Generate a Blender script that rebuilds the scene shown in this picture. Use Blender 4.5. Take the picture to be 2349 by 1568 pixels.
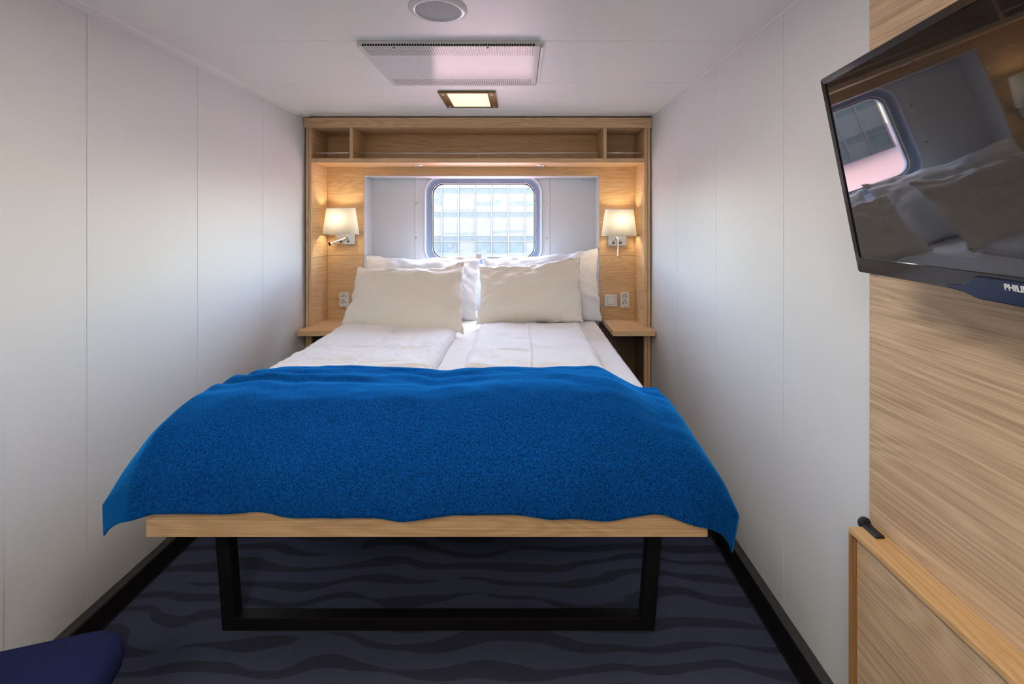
import bpy, bmesh, math, random
import numpy as np
from mathutils import Vector, Matrix, noise

random.seed(7)
S = bpy.context.scene
COL = S.collection
for o in list(bpy.data.objects):
    bpy.data.objects.remove(o)

# ------------------------------------------------------------------ camera
F = 1044.0            # focal length in pixels of the 2349 px wide frame
VX, VY = 1193.0, 507.0  # principal point
EYE = 1.39
cam = bpy.data.cameras.new('camera')
cam.sensor_fit = 'HORIZONTAL'
cam.sensor_width = 36.0
cam.lens = 36.0 * F / 2349.0
cam.shift_x = -(VX - 1174.5) / 2349.0
cam.shift_y = -(784.0 - VY) / 2349.0
cam.clip_start = 0.02
cam.clip_end = 600
camo = bpy.data.objects.new('camera', cam)
camo.location = (0, 0, EYE)
camo.rotation_euler = (math.pi / 2, 0, 0)
COL.objects.link(camo)
S.camera = camo

# ------------------------------------------------------------------ world, sun, exposure
S.view_settings.view_transform = 'Standard'
S.view_settings.look = 'None'
S.view_settings.gamma = 1.0
S.view_settings.use_curve_mapping = False
S.view_settings.exposure = 0.0
W = bpy.data.worlds.new('sky')
S.world = W
W.use_nodes = True
wn, wl = W.node_tree.nodes, W.node_tree.links
wn.clear()
sky = wn.new('ShaderNodeTexSky')
sky.sky_type = 'NISHITA'
sky.sun_disc = False
sky.sun_elevation = math.radians(58)
sky.sun_rotation = math.radians(6)
sky.air_density = 1.0
sky.dust_density = 1.0
bg = wn.new('ShaderNodeBackground')
bg.inputs['Strength'].default_value = 4.2
wo = wn.new('ShaderNodeOutputWorld')
wl.new(sky.outputs[0], bg.inputs[0])
wl.new(bg.outputs[0], wo.inputs[0])

# daylight portal in the window opening
por = bpy.data.lights.new('window_portal', 'AREA')
por.shape = 'RECTANGLE'
por.size, por.size_y = 0.86, 0.64
por.cycles.is_portal = True
poro = bpy.data.objects.new('window_portal', por)
poro.location = (-0.286, 3.70, 1.39)
poro.rotation_euler = (-math.pi / 2, 0, 0)   # faces -Y, into the cabin
COL.objects.link(poro)

# ------------------------------------------------------------------ helpers
def tag(o, label=None, cat=None, group=None, kind=None):
    if label: o['label'] = label
    if cat: o['category'] = cat
    if group: o['group'] = group
    if kind: o['kind'] = kind
    return o

def empty(name, loc, label=None, cat=None, group=None, kind=None):
    o = bpy.data.objects.new(name, None)
    o.location = loc
    o.empty_display_size = 0.05
    COL.objects.link(o)
    return tag(o, label, cat, group, kind)

def world_of(o):
    m = o.matrix_basis.copy()
    if o.parent:
        m = world_of(o.parent) @ o.matrix_parent_inverse @ m
    return m

def px(x, y, Y):
    return Vector(((x - VX) * Y / F, Y, EYE - (y - VY) * Y / F))

class MB:
    """collects shapes, built as one mesh object in world coordinates"""
    def __init__(s):
        s.v, s.f, s.sm = [], [], []
    def add(s, vs, fs, smooth=False):
        b = len(s.v)
        s.v += [tuple(p) for p in vs]
        s.f += [tuple(i + b for i in f) for f in fs]
        s.sm += [smooth] * len(fs)
        return s
    def box(s, x0, x1, y0, y1, z0, z1):
        x0, x1 = min(x0, x1), max(x0, x1); y0, y1 = min(y0, y1), max(y0, y1); z0, z1 = min(z0, z1), max(z0, z1)
        vs = [(x, y, z) for z in (z0, z1) for y in (y0, y1) for x in (x0, x1)]
        return s.add(vs, [(0, 2, 3, 1), (4, 5, 7, 6), (0, 1, 5, 4), (2, 6, 7, 3), (0, 4, 6, 2), (1, 3, 7, 5)])
    def loft(s, loops, cap0=False, cap1=False, closed=True, smooth=True):
        n = len(loops[0]); b = []
        for l in loops: b += list(l)
        fs = []
        for i in range(len(loops) - 1):
            for j in range(n if closed else n - 1):
                k = (j + 1) % n
                fs.append((i * n + j, i * n + k, (i + 1) * n + k, (i + 1) * n + j))
        s.add(b, fs, smooth)
        if cap0: s.add(loops[0], [tuple(range(n))[::-1]], False)
        if cap1: s.add(loops[-1], [tuple(range(n))], False)
        return s
    def tube(s, path, r, n=10, caps=True):
        path = [Vector(p) for p in path]
        rs = r if isinstance(r, (list, tuple)) else [r] * len(path)
        loops = []
        up = None
        for i, p in enumerate(path):
            t = (path[min(i + 1, len(path) - 1)] - path[max(i - 1, 0)]).normalized()
            if up is None:
                up = Vector((0, 0, 1)) if abs(t.z) < .9 else Vector((1, 0, 0))
            a = t.cross(up).normalized(); b_ = a.cross(t).normalized(); up = b_
            loops.append([p + rs[i] * (math.cos(q) * a + math.sin(q) * b_) for q in [2 * math.pi * k / n for k in range(n)]])
        return s.loft(loops, caps, caps)
    def lathe(s, prof, c, axis='Z', n=48, cap0=False, cap1=False):
        loops = []
        for r, h in prof:
            l = []
            for k in range(n):
                q = 2 * math.pi * k / n
                a, b_ = r * math.cos(q), r * math.sin(q)
                if axis == 'Z': l.append((c[0] + a, c[1] + b_, c[2] + h))
                elif axis == 'Y': l.append((c[0] + a, c[1] + h, c[2] + b_))
                else: l.append((c[0] + h, c[1] + a, c[2] + b_))
            loops.append(l)
        return s.loft(loops, cap0, cap1)
    def sphere(s, c, r, n=16, m=10, sc=(1, 1, 1)):
        loops = []
        for i in range(m + 1):
            t = math.pi * (i + .02) / (m + .04)
            loops.append([(c[0] + sc[0] * r * math.sin(t) * math.cos(2 * math.pi * k / n), c[1] + sc[1] * r * math.sin(t) * math.sin(2 * math.pi * k / n), c[2] - sc[2] * r * math.cos(t)) for k in range(n)])
        return s.loft(loops, True, True)
    def build(s, name, mat, parent=None, bevel=0, seg=2, fix=True, local=False):
        me = bpy.data.meshes.new(name)
        me.from_pydata(s.v, [], s.f)
        me.polygons.foreach_set('use_smooth', s.sm)
        if fix:
            bm = bmesh.new(); bm.from_mesh(me)
            bmesh.ops.remove_doubles(bm, verts=bm.verts, dist=1e-6)
            bmesh.ops.recalc_face_normals(bm, faces=bm.faces)
            bm.to_mesh(me); bm.free()
        o = bpy.data.objects.new(name, me)
        COL.objects.link(o)
        if mat: me.materials.append(mat)
        if parent is not None:
            o.parent = parent
            if not local:
                o.matrix_parent_inverse = world_of(parent).inverted()
        if bevel:
            m = o.modifiers.new('edge', 'BEVEL'); m.width = bevel; m.segments = seg; m.limit_method = 'ANGLE'; m.angle_limit = math.radians(40)
        return o

def box(name, mat, parent, x0, x1, y0, y1, z0, z1, bevel=0.0015):
    return MB().box(x0, x1, y0, y1, z0, z1).build(name, mat, parent, bevel)

def rrect(x0, x1, z0, z1, r, y, n=8):
    pts = []
    for cx, cz, a0 in ((x1 - r, z1 - r, 0), (x0 + r, z1 - r, 90), (x0 + r, z0 + r, 180), (x1 - r, z0 + r, 270)):
        for k in range(n + 1):
            a = math.radians(a0 + 90 * k / n)
            pts.append((cx + r * math.cos(a), y, cz + r * math.sin(a)))
    return pts

def smoothstep(a, b, x):
    t = np.clip((x - a) / (b - a), 0, 1)
    return t * t * (3 - 2 * t)

def fbm(x, y, z=0.0, o=3):
    return noise.fractal(Vector((x, y, z)), 0.9, 2.1, o)

# ------------------------------------------------------------------ materials
def new_mat(name):
    m = bpy.data.materials.new(name); m.use_nodes = True
    nt = m.node_tree
    return m, nt.nodes, nt.links, nt.nodes['Principled BSDF']

def plain(name, col, rough=.5, metal=0.0, spec=.5, bump=0, bscale=200, emit=None, estr=0, var=0):
    m, n, l, p = new_mat(name)
    p.inputs['Base Color'].default_value = (*col, 1)
    p.inputs['Roughness'].default_value = rough
    p.inputs['Metallic'].default_value = metal
    p.inputs['Specular IOR Level'].default_value = spec
    tc = n.new('ShaderNodeTexCoord')
    nz = n.new('ShaderNodeTexNoise'); nz.inputs['Scale'].default_value = bscale; nz.inputs['Detail'].default_value = 3
    l.new(tc.outputs['Object'], nz.inputs['Vector'])
    if bump:
        b = n.new('ShaderNodeBump'); b.inputs['Strength'].default_value = bump; b.inputs['Distance'].default_value = .002
        l.new(nz.outputs[0], b.inputs['Height']); l.new(b.outputs[0], p.inputs['Normal'])
    if var:
        hs = n.new('ShaderNodeHueSaturation'); mr = n.new('ShaderNodeMapRange')
        mr.inputs[1].default_value = .3; mr.inputs[2].default_value = .7
        mr.inputs[3].default_value = 1 - var; mr.inputs[4].default_value = 1 + var
        l.new(nz.outputs[0], mr.inputs[0]); l.new(mr.outputs[0], hs.inputs['Value'])
        hs.inputs['Color'].default_value = (*col, 1); l.new(hs.outputs[0], p.inputs['Base Color'])
    if emit:
        p.inputs['Emission Color'].default_value = (*emit, 1)
        p.inputs['Emission Strength'].default_value = estr
    return m

def wood(name, axis='X', c0=(.55, .345, .175), c1=(.84, .585, .33), off=0.0, rough=.42, rings=26):
    m, n, l, p = new_mat(name)
    tc = n.new('ShaderNodeTexCoord')
    mp = n.new('ShaderNodeMapping')
    sc = {'X': (1.1, 9, 9), 'Y': (9, 1.1, 9), 'Z': (9, 9, 1.1)}[axis]
    mp.inputs['Scale'].default_value = sc
    mp.inputs['Location'].default_value = (off, off * 1.7, off * 2.3)
    l.new(tc.outputs['Object'], mp.inputs['Vector'])
    fine = n.new('ShaderNodeTexNoise'); fine.inputs['Scale'].default_value = 9; fine.inputs['Detail'].default_value = 8; fine.inputs['Roughness'].default_value = .65
    mp2 = n.new('ShaderNodeMapping')
    mp2.inputs['Scale'].default_value = {'X': (.30, 3.0, 3.0), 'Y': (3.0, .30, 3.0), 'Z': (3.0, 3.0, .30)}[axis]
    l.new(mp.outputs[0], mp2.inputs['Vector']); l.new(mp2.outputs[0], fine.inputs['Vector'])
    low = n.new('ShaderNodeTexNoise'); low.inputs['Scale'].default_value = .75; low.inputs['Detail'].default_value = 1.5; low.inputs['Distortion'].default_value = .4
    l.new(mp.outputs[0], low.inputs['Vector'])
    mu = n.new('ShaderNodeMath'); mu.operation = 'MULTIPLY'; mu.inputs[1].default_value = rings * 6.0
    l.new(low.outputs[0], mu.inputs[0])
    sn = n.new('ShaderNodeMath'); sn.operation = 'SINE'; l.new(mu.outputs[0], sn.inputs[0])
    a = n.new('ShaderNodeMath'); a.operation = 'MULTIPLY_ADD'; a.inputs[1].default_value = .062
    l.new(sn.outputs[0], a.inputs[0]); l.new(fine.outputs[0], a.inputs[2])
    b = n.new('ShaderNodeMath'); b.operation = 'MULTIPLY_ADD'; b.inputs[1].default_value = .18
    l.new(low.outputs[0], b.inputs[0]); l.new(a.outputs[0], b.inputs[2])
    cr = n.new('ShaderNodeValToRGB')
    cr.color_ramp.elements[0].position = .40; cr.color_ramp.elements[0].color = (*c0, 1)
    cr.color_ramp.elements[1].position = .78; cr.color_ramp.elements[1].color = (*c1, 1)
    l.new(b.outputs[0], cr.inputs[0]); l.new(cr.outputs[0], p.inputs['Base Color'])
    p.inputs['Roughness'].default_value = rough
    p.inputs['Specular IOR Level'].default_value = .4
    bp = n.new('ShaderNodeBump'); bp.inputs['Strength'].default_value = .15; bp.inputs['Distance'].default_value = .001
    l.new(fine.outputs[0], bp.inputs['Height']); l.new(bp.outputs[0], p.inputs['Normal'])
    return m

M = {}
M['wall'] = plain('wall_laminate', (.735, .745, .75), .5, spec=.35, bump=.04, bscale=350)
M['ceil'] = plain('ceiling_laminate', (.86, .865, .85), .45, bump=.03, bscale=350)
M['seam'] = plain('seam_shadow_gap', (.30, .29, .27), .7, bump=.02)
M['white_paint'] = plain('white_lacquer', (.78, .78, .79), .22, bump=.02)
M['white_plastic'] = plain('white_plastic', (.80, .79, .76), .3, bump=.02)
M['wood_x'] = wood('oak_grain_x', 'X')
M['wood_x2'] = wood('oak_grain_x_shift', 'X', off=3.1)
M['wood_y'] = wood('oak_grain_y', 'Y', off=1.3)
M['wood_y2'] = wood('oak_grain_y_shift', 'Y', off=5.3)
M['wood_z'] = wood('oak_grain_z', 'Z', off=2.2)
M['wood_wall'] = wood('oak_wall_grain', 'Y', c0=(.42, .28, .165), c1=(.72, .53, .345), off=7.7, rings=20)
M['wood_lip'] = wood('oak_lip_grain', 'Y', c0=(.50, .29, .12), c1=(.74, .48, .235), off=4.4)
M['wood_edge'] = wood('oak_edge_band', 'Z', c0=(.26, .13, .045), c1=(.40, .22, .085), off=6.1)
M['wood_shade_base'] = wood('oak_shade_and_bed_base', 'X', c0=(.10, .06, .035), c1=(.18, .12, .07), off=9.0)  # oak darkened for the recess shade below the bedside shelves; also the bed base
M['wood_groove'] = wood('oak_groove', 'Z', c0=(.27, .165, .08), c1=(.38, .25, .13), off=2.2)
M['black_metal'] = plain('black_powder_coat', (.007, .006, .007), .45, spec=.25, bump=.05, bscale=600)
M['base'] = plain('black_skirting', (.006, .005, .007), .5, spec=.2, bump=.05, bscale=90)
M['base_top'] = plain('charcoal_ledge', (.045, .045, .045), .5, bump=.05, bscale=90)
M['chrome'] = plain('brushed_nickel', (.72, .69, .64), .25, 1.0, bump=.03)
M['steel'] = plain('polished_steel', (.75, .75, .77), .12, 1.0)
M['rod'] = plain('satin_rod', (.82, .81, .80), .35, 1.0)
M['brass'] = plain('antique_brass', (.21, .16, .07), .28, 1.0, bump=.05, bscale=60)
M['rubber'] = plain('black_rubber', (.012, .012, .014), .6, bump=.05)
M['blackp'] = plain('gloss_black_plastic', (.012, .010, .010), .12, bump=.0)
M['screen'] = plain('tv_glass', (.010, .010, .012), .025, spec=1.0)
M['tv_blue'] = plain('dark_blue_gloss', (.008, .020, .060), .25)
M['print_white'] = plain('silver_print', (.70, .72, .75), .4)
M['frame_grey'] = plain('window_frame_grey', (.27, .325, .43), .35, bump=.02)
M['hole'] = plain('dark_hole', (.01, .009, .008), .8)
M['seat'] = plain('navy_wool', (.013, .018, .068), .9, spec=.08, bump=.6, bscale=700, var=.22)
M['pale_wood'] = wood('beech_leg', 'Z', c0=(.42, .30, .18), c1=(.58, .44, .28), off=2.9)
M['grille'] = plain('speaker_cloth', (.52, .53, .54), .8, bump=.4, bscale=900, var=.12)

def cotton(name, col=(.80, .79, .80), check=True):
    m, n, l, p = new_mat(name)
    p.inputs['Base Color'].default_value = (*col, 1)
    p.inputs['Roughness'].default_value = .85
    p.inputs['Specular IOR Level'].default_value = .25
    p.inputs['Sheen Weight'].default_value = .15
    tc = n.new('ShaderNodeTexCoord')
    nz = n.new('ShaderNodeTexNoise'); nz.inputs['Scale'].default_value = 9; nz.inputs['Detail'].default_value = 5
    l.new(tc.outputs['Object'], nz.inputs['Vector'])
    b = n.new('ShaderNodeBump'); b.inputs['Strength'].default_value = .35; b.inputs['Distance'].default_value = .012
    l.new(nz.outputs[0], b.inputs['Height'])
    last = b
    if check:
        sep = n.new('ShaderNodeSeparateXYZ'); l.new(tc.outputs['Object'], sep.inputs[0])
        acc = None
        for ax in ('X', 'Y'):
            k = n.new('ShaderNodeMath'); k.operation = 'MULTIPLY'; k.inputs[1].default_value = 2 * math.pi / .011
            l.new(sep.outputs[ax], k.inputs[0])
            s_ = n.new('ShaderNodeMath'); s_.operation = 'SINE'; l.new(k.outputs[0], s_.inputs[0])
            g = n.new('ShaderNodeMath'); g.operation = 'GREATER_THAN'; g.inputs[1].default_value = .9; l.new(s_.outputs[0], g.inputs[0])
            if acc is None: acc = g
            else:
                mx = n.new('ShaderNodeMath'); mx.operation = 'MAXIMUM'; l.new(acc.outputs[0], mx.inputs[0]); l.new(g.outputs[0], mx.inputs[1]); acc = mx
        mixc = n.new('ShaderNodeMix'); mixc.data_type = 'RGBA'
        mixc.inputs[6].default_value = (*col, 1); mixc.inputs[7].default_value = (col[0] * .93, col[1] * .935, col[2] * .95, 1)
        l.new(acc.outputs[0], mixc.inputs[0]); l.new(mixc.outputs[2], p.inputs['Base Color'])
    l.new(last.outputs[0], p.inputs['Normal'])
    return m
M['cotton'] = cotton('white_duvet_cotton', (.85, .845, .86))
M['sheet'] = cotton('white_sheet_cotton', (.83, .82, .835), False)
M['pillow'] = cotton('white_pillow_cotton', (.76, .755, .77), False)
M['cream'] = cotton('cream_pillow_cotton', (.82, .77, .68), False)

def fleece(name):
    m, n, l, p = new_mat(name)
    tc = n.new('ShaderNodeTexCoord')
    nz = n.new('ShaderNodeTexNoise'); nz.inputs['Scale'].default_value = 230; nz.inputs['Detail'].default_value = 2; nz.inputs['Distortion'].default_value = .6
    l.new(tc.outputs['Object'], nz.inputs['Vector'])
    cr = n.new('ShaderNodeValToRGB')
    cr.color_ramp.elements[0].position = .36; cr.color_ramp.elements[0].color = (.0022, .026, .118, 1)
    cr.color_ramp.elements[1].position = .66; cr.color_ramp.elements[1].color = (.0050, .078, .315, 1)
    l.new(nz.outputs[0], cr.inputs[0]); l.new(cr.outputs[0], p.inputs['Base Color'])
    p.inputs['Roughness'].default_value = .95
    p.inputs['Specular IOR Level'].default_value = 0.0
    p.inputs['Sheen Weight'].default_value = .8
    p.inputs['Sheen Roughness'].default_value = .45
    p.inputs['Sheen Tint'].default_value = (.025, .36, 1.0, 1)
    b = n.new('ShaderNodeBump'); b.inputs['Strength'].default_value = .5; b.inputs['Distance'].default_value = .003
    l.new(nz.outputs[0], b.inputs['Height']); l.new(b.outputs[0], p.inputs['Normal'])
    return m
M['fleece'] = fleece('blue_fleece')

def carpet(name):
    m, n, l, p = new_mat(name)
    def math_(op, a, b=None, c=None):
        k = n.new('ShaderNodeMath'); k.operation = op
        for i, q in enumerate((a, b, c)):
            if q is None: continue
            if isinstance(q, (int, float)): k.inputs[i].default_value = q
            else: l.new(q, k.inputs[i])
        return k.outputs[0]
    tc = n.new('ShaderNodeTexCoord')
    sep = n.new('ShaderNodeSeparateXYZ'); l.new(tc.outputs['Object'], sep.inputs[0])
    x, y = sep.outputs['X'], sep.outputs['Y']
    mp = n.new('ShaderNodeMapping'); mp.inputs['Scale'].default_value = (1.7, 2.2, 1); l.new(tc.outputs['Object'], mp.inputs['Vector'])
    n1 = n.new('ShaderNodeTexNoise'); n1.inputs['Scale'].default_value = 1.6; n1.inputs['Detail'].default_value = .6; l.new(mp.outputs[0], n1.inputs['Vector'])
    wav = math_('MULTIPLY', math_('SINE', math_('MULTIPLY', x, 14.0)), .006)
    yy = math_('ADD', math_('ADD', y, wav), math_('MULTIPLY', n1.outputs[0], .22))
    bands = math_('SINE', math_('MULTIPLY', yy, 2 * math.pi / .088))
    # breaks the bands into separate tapering strokes
    mp2 = n.new('ShaderNodeMapping'); mp2.inputs['Scale'].default_value = (2.3, 9.5, 1); l.new(tc.outputs['Object'], mp2.inputs['Vector'])
    n2 = n.new('ShaderNodeTexNoise'); n2.inputs['Scale'].default_value = 1.35; n2.inputs['Detail'].default_value = .8; l.new(mp2.outputs[0], n2.inputs['Vector'])
    thr = math_('MULTIPLY_ADD', n2.outputs[0], 3.8, -1.55)
    sm = n.new('ShaderNodeMapRange'); sm.interpolation_type = 'SMOOTHSTEP'
    sm.inputs[1].default_value = -.14; sm.inputs[2].default_value = .14
    l.new(math_('SUBTRACT', bands, thr), sm.inputs[0])
    pile = n.new('ShaderNodeTexNoise'); pile.inputs['Scale'].default_value = 420; pile.inputs['Detail'].default_value = 2; l.new(tc.outputs['Object'], pile.inputs['Vector'])
    mix = n.new('ShaderNodeMix'); mix.data_type = 'RGBA'
    mix.inputs[6].default_value = (.068, .078, .135, 1); mix.inputs[7].default_value = (.042, .046, .075, 1)
    l.new(sm.outputs[0], mix.inputs[0])
    hs = n.new('ShaderNodeHueSaturation'); mr = n.new('ShaderNodeMapRange')
    mr.inputs[1].default_value = .3; mr.inputs[2].default_value = .7; mr.inputs[3].default_value = .72; mr.inputs[4].default_value = 1.28
    l.new(pile.outputs[0], mr.inputs[0]); l.new(mr.outputs[0], hs.inputs['Value']); l.new(mix.outputs[2], hs.inputs['Color'])
    l.new(hs.outputs[0], p.inputs['Base Color'])
    p.inputs['Roughness'].default_value = 1.0; p.inputs['Specular IOR Level'].default_value = .1
    b = n.new('ShaderNodeBump'); b.inputs['Strength'].default_value = .6; b.inputs['Distance'].default_value = .003
    l.new(pile.outputs[0], b.inputs['Height']); l.new(b.outputs[0], p.inputs['Normal'])
    return m
M['carpet'] = carpet('navy_wave_carpet')

def pane_mat(name):
    m = bpy.data.materials.new(name); m.use_nodes = True
    n, l = m.node_tree.nodes, m.node_tree.links
    n.clear()
    out = n.new('ShaderNodeOutputMaterial'); mx = n.new('ShaderNodeMixShader')
    tr = n.new('ShaderNodeBsdfTransparent'); tr.inputs[0].default_value = (.96, .98, .985, 1)
    gl = n.new('ShaderNodeBsdfGlossy'); gl.inputs['Roughness'].default_value = .02
    fr = n.new('ShaderNodeFresnel'); fr.inputs['IOR'].default_value = 1.45
    l.new(fr.outputs[0], mx.inputs[0]); l.new(tr.outputs[0], mx.inputs[1]); l.new(gl.outputs[0], mx.inputs[2]); l.new(mx.outputs[0], out.inputs[0])
    return m
M['pane'] = pane_mat('clear_pane')

def shade_mat(name):
    m = bpy.data.materials.new(name); m.use_nodes = True
    n, l = m.node_tree.nodes, m.node_tree.links
    n.clear()
    out = n.new('ShaderNodeOutputMaterial'); mx = n.new('ShaderNodeMixShader'); mx.inputs[0].default_value = .52
    tr = n.new('ShaderNodeBsdfTranslucent'); df = n.new('ShaderNodeBsdfDiffuse')
    tc = n.new('ShaderNodeTexCoord'); mp = n.new('ShaderNodeMapping'); mp.inputs['Scale'].default_value = (260, 260, 8)
    nz = n.new('ShaderNodeTexNoise'); nz.inputs['Scale'].default_value = 1.0
    cr = n.new('ShaderNodeValToRGB'); cr.color_ramp.elements[0].color = (.19, .190, .182, 1); cr.color_ramp.elements[1].color = (.24, .238, .228, 1)
    l.new(tc.outputs['Object'], mp.inputs[0]); l.new(mp.outputs[0], nz.inputs['Vector']); l.new(nz.outputs[0], cr.inputs[0])
    l.new(cr.outputs[0], tr.inputs[0]); df.inputs[0].default_value = (.80, .77, .72, 1)
    l.new(df.outputs[0], mx.inputs[1]); l.new(tr.outputs[0], mx.inputs[2]); l.new(mx.outputs[0], out.inputs[0])
    return m
M['shade'] = shade_mat('fabric_lampshade')

# ------------------------------------------------------------------ room shell
XL, XR = -1.481, .901
YN, YB = -1.45, 3.56
ZC = 2.106

floor = MB().box(XL - .1, XR + .1, YN - .1, YB + .1, -.06, 0).build('floor', M['carpet'])
tag(floor, 'navy carpet with darker wavy strokes under the bed', kind='structure')

ceil = MB().box(XL - .1, XR + .1, YN - .1, YB + .1, ZC + .006, ZC + .08).build('ceiling', M['seam'])
tag(ceil, 'off-white panelled cabin ceiling', kind='structure')
ys = [YN, -.95, -.40, .15, .71, 1.26, 1.81, 2.357, 2.94, 3.56]
for a, b in zip(ys[:-1], ys[1:]):
    box('panel', M['ceil'], ceil, XL, XR, a + .0008, b - .0008, ZC, ZC + .007, .0012)

wl_ = MB().box(XL - .08, XL - .006, YN - .08, YB + .1, 0, ZC + .01).build('wall_left', M['seam'])
tag(wl_, 'white laminate panelled wall beside the bed without the television', kind='structure')
ysl = [YN, -.56, -.03, .50, 1.03, 1.556, 2.09, 2.62, 3.15, 3.56]
for a, b in zip(ysl[:-1], ysl[1:]):
    box('panel', M['wall'], wl_, XL - .008, XL, a + .0008, b - .0008, 0, ZC, .0012)
wr_ = MB().box(XR + .006, XR + .08, YN - .08, YB + .1, 0, ZC + .01).build('wall_right', M['seam'])
tag(wr_, 'white laminate panelled wall behind the television', kind='structure')
for a, b in zip(ysl[:-1], ysl[1:]):
    box('panel', M['wall'], wr_, XR, XR + .008, a + .0008, b - .0008, 0, ZC, .0012)
wn_ = MB().box(XL - .08, XR + .08, YN - .08, YN, 0, ZC + .01).build('wall_near', M['wall'])
tag(wn_, 'white cabin wall opposite the window', kind='structure')

box('edge_profile', M['wall'], wl_, XL, XL + .005, 1.255, 1.300, 0, ZC - .011, .0015)
# cover strip where the left wall meets the ceiling
prof = [(XL, ZC - .010), (XL + .006, ZC - .011), (XL + .050, ZC - .004), (XL + .054, ZC - .001), (XL + .054, ZC + .002), (XL, ZC + .002)]
t1 = MB().loft([[(x, y, z) for x, z in prof] for y in (YN, 3.10)], True, True, smooth=False).build('trim_1', M['ceil'])
tag(t1, 'pale cover strip between ceiling and the wall without television', kind='structure')
t2 = MB().box(XR - .006, XR, YN, 3.10, ZC - .006, ZC).build('trim_2', M['ceil'], None, .001)
tag(t2, 'thin white bead between ceiling and the television wall', kind='structure')

# skirting boards
def skirting(name, xw, sgn, label):
    root = empty(name, (xw, 1.0, 0), label, None, None, 'structure')
    a = [(0, .064), (.005, .063), (.007, .060), (.030, .058), (.030, .050), (0, .050)]
    b = [(0, .052), (.030, .052), (.056, .006), (.056, 0), (0, 0)]
    c = [(.055, 0), (.055, .005), (.0605, .0035), (.062, 0)]
    for nm, p_, mt in (('ledge', a, 'base_top'), ('skirting_face', b, 'base'), ('edge_bead', c, 'base')):
        MB().loft([[(xw + sgn * o, y, z) for o, z in p_] for y in (YN, 3.2)], True, True, smooth=False).build(nm, M[mt], root, .001)
skirting('baseboard_left', XL, 1, 'black sloping skirting along the wall without television')
skirting('baseboard_right', XR, -1, 'black sloping skirting below the television wall')

# far wall with the window opening
GX0, GX1, GZ0, GZ1, GR = -.688, .113, 1.100, 1.684, .088     # visible glass
wf = MB().box(XL - .08, XL + .02, YB + .004, YB + .10, 0, ZC + .01).build('wall_far', M['wall'])
tag(wf, 'white wall behind the pillows holding the window', kind='structure')
def holed(x0, x1, z0, z1, y0, y1, hole):
    """flat board with a rounded-rectangle hole"""
    n = len(hole) // 4
    mb = MB()
    outer = []
    crn = [(x1, z1), (x0, z1), (x0, z0), (x1, z0)]
    for i, (hx, _, hz) in enumerate(hole):
        q = i // n
        outer.append(crn[q])
    lo = [[(x, y0, z) for x, z in outer], [(h[0], y0, h[2]) for h in hole], [(h[0], y1, h[2]) for h in hole], [(x, y1, z) for x, z in outer]]
    return mb.loft(lo, smooth=False)
hole = rrect(GX0 - .05, GX1 + .05, GZ0 - .05, GZ1 + .05, GR + .04, 0)
holed(-.823, .232, 0, ZC + .01, YB, YB + .10, hole).build('window_panel', M['white_paint'], wf)
box('panel', M['wall'], wf, XL, -.8245, YB + .002, YB + .10, 0, ZC + .01)
box('panel', M['wall'], wf, .2335, XR + .08, YB + .002, YB + .10, 0, ZC + .01)
for sx, sz in ((955, 466), (955, 545), (1256, 469), (1256, 547)):
    c = px(sx, sz, YB)
    MB().lathe([(.0085, 0), (.0085, -.002), (.006, -.003), (.003, -.0015), (.0005, -.0015)], c, 'Y', 14).build('screw', M['chrome'], wf)

w1 = empty('window_1', ((GX0 + GX1) / 2, YB, GZ0 - .06), 'rounded cabin window with pale grey frame', None, None, 'structure')
def ring(name, mat, prof):
    loops = [rrect(GX0 - o, GX1 + o, GZ0 - o, GZ1 + o, GR + o * .8, y) for o, y in prof]
    return MB().loft(loops).build(name, mat, w1)
ring('outer_flange', M['white_paint'], [(.062, YB + .001), (.063, YB - .008), (.060, YB - .014), (.054, YB - .015), (.050, YB - .010)])
ring('window_frame', M['frame_grey'], [(.053, YB - .014), (.050, YB - .006), (.044, YB + .002), (.024, YB + .016), (.018, YB + .015), (.012, YB + .022), (.008, YB + .03), (.008, YB + .10)])
ring('chrome_bead', M['steel'], [(.0085, YB + .026), (.007, YB + .022), (.004, YB + .023), (.003, YB + .032)])
ring('gasket', M['rubber'], [(.008, YB + .030), (-.001, YB + .030), (-.005, YB + .035), (-.005, YB + .048), (.006, YB + .048)])
MB().add(rrect(GX0 - .004, GX1 + .004, GZ0 - .004, GZ1 + .004, GR, YB + .040), [tuple(range(36))]).build('pane', M['pane'], w1)

# oak panel on the television wall
WX = .880
t3 = MB().box(WX, XR, YN, 1.147, 0, ZC).build('trim_3', M['wood_wall'], None, .001)
tag(t3, 'oak veneer wall panel behind the television', kind='structure')

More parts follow.
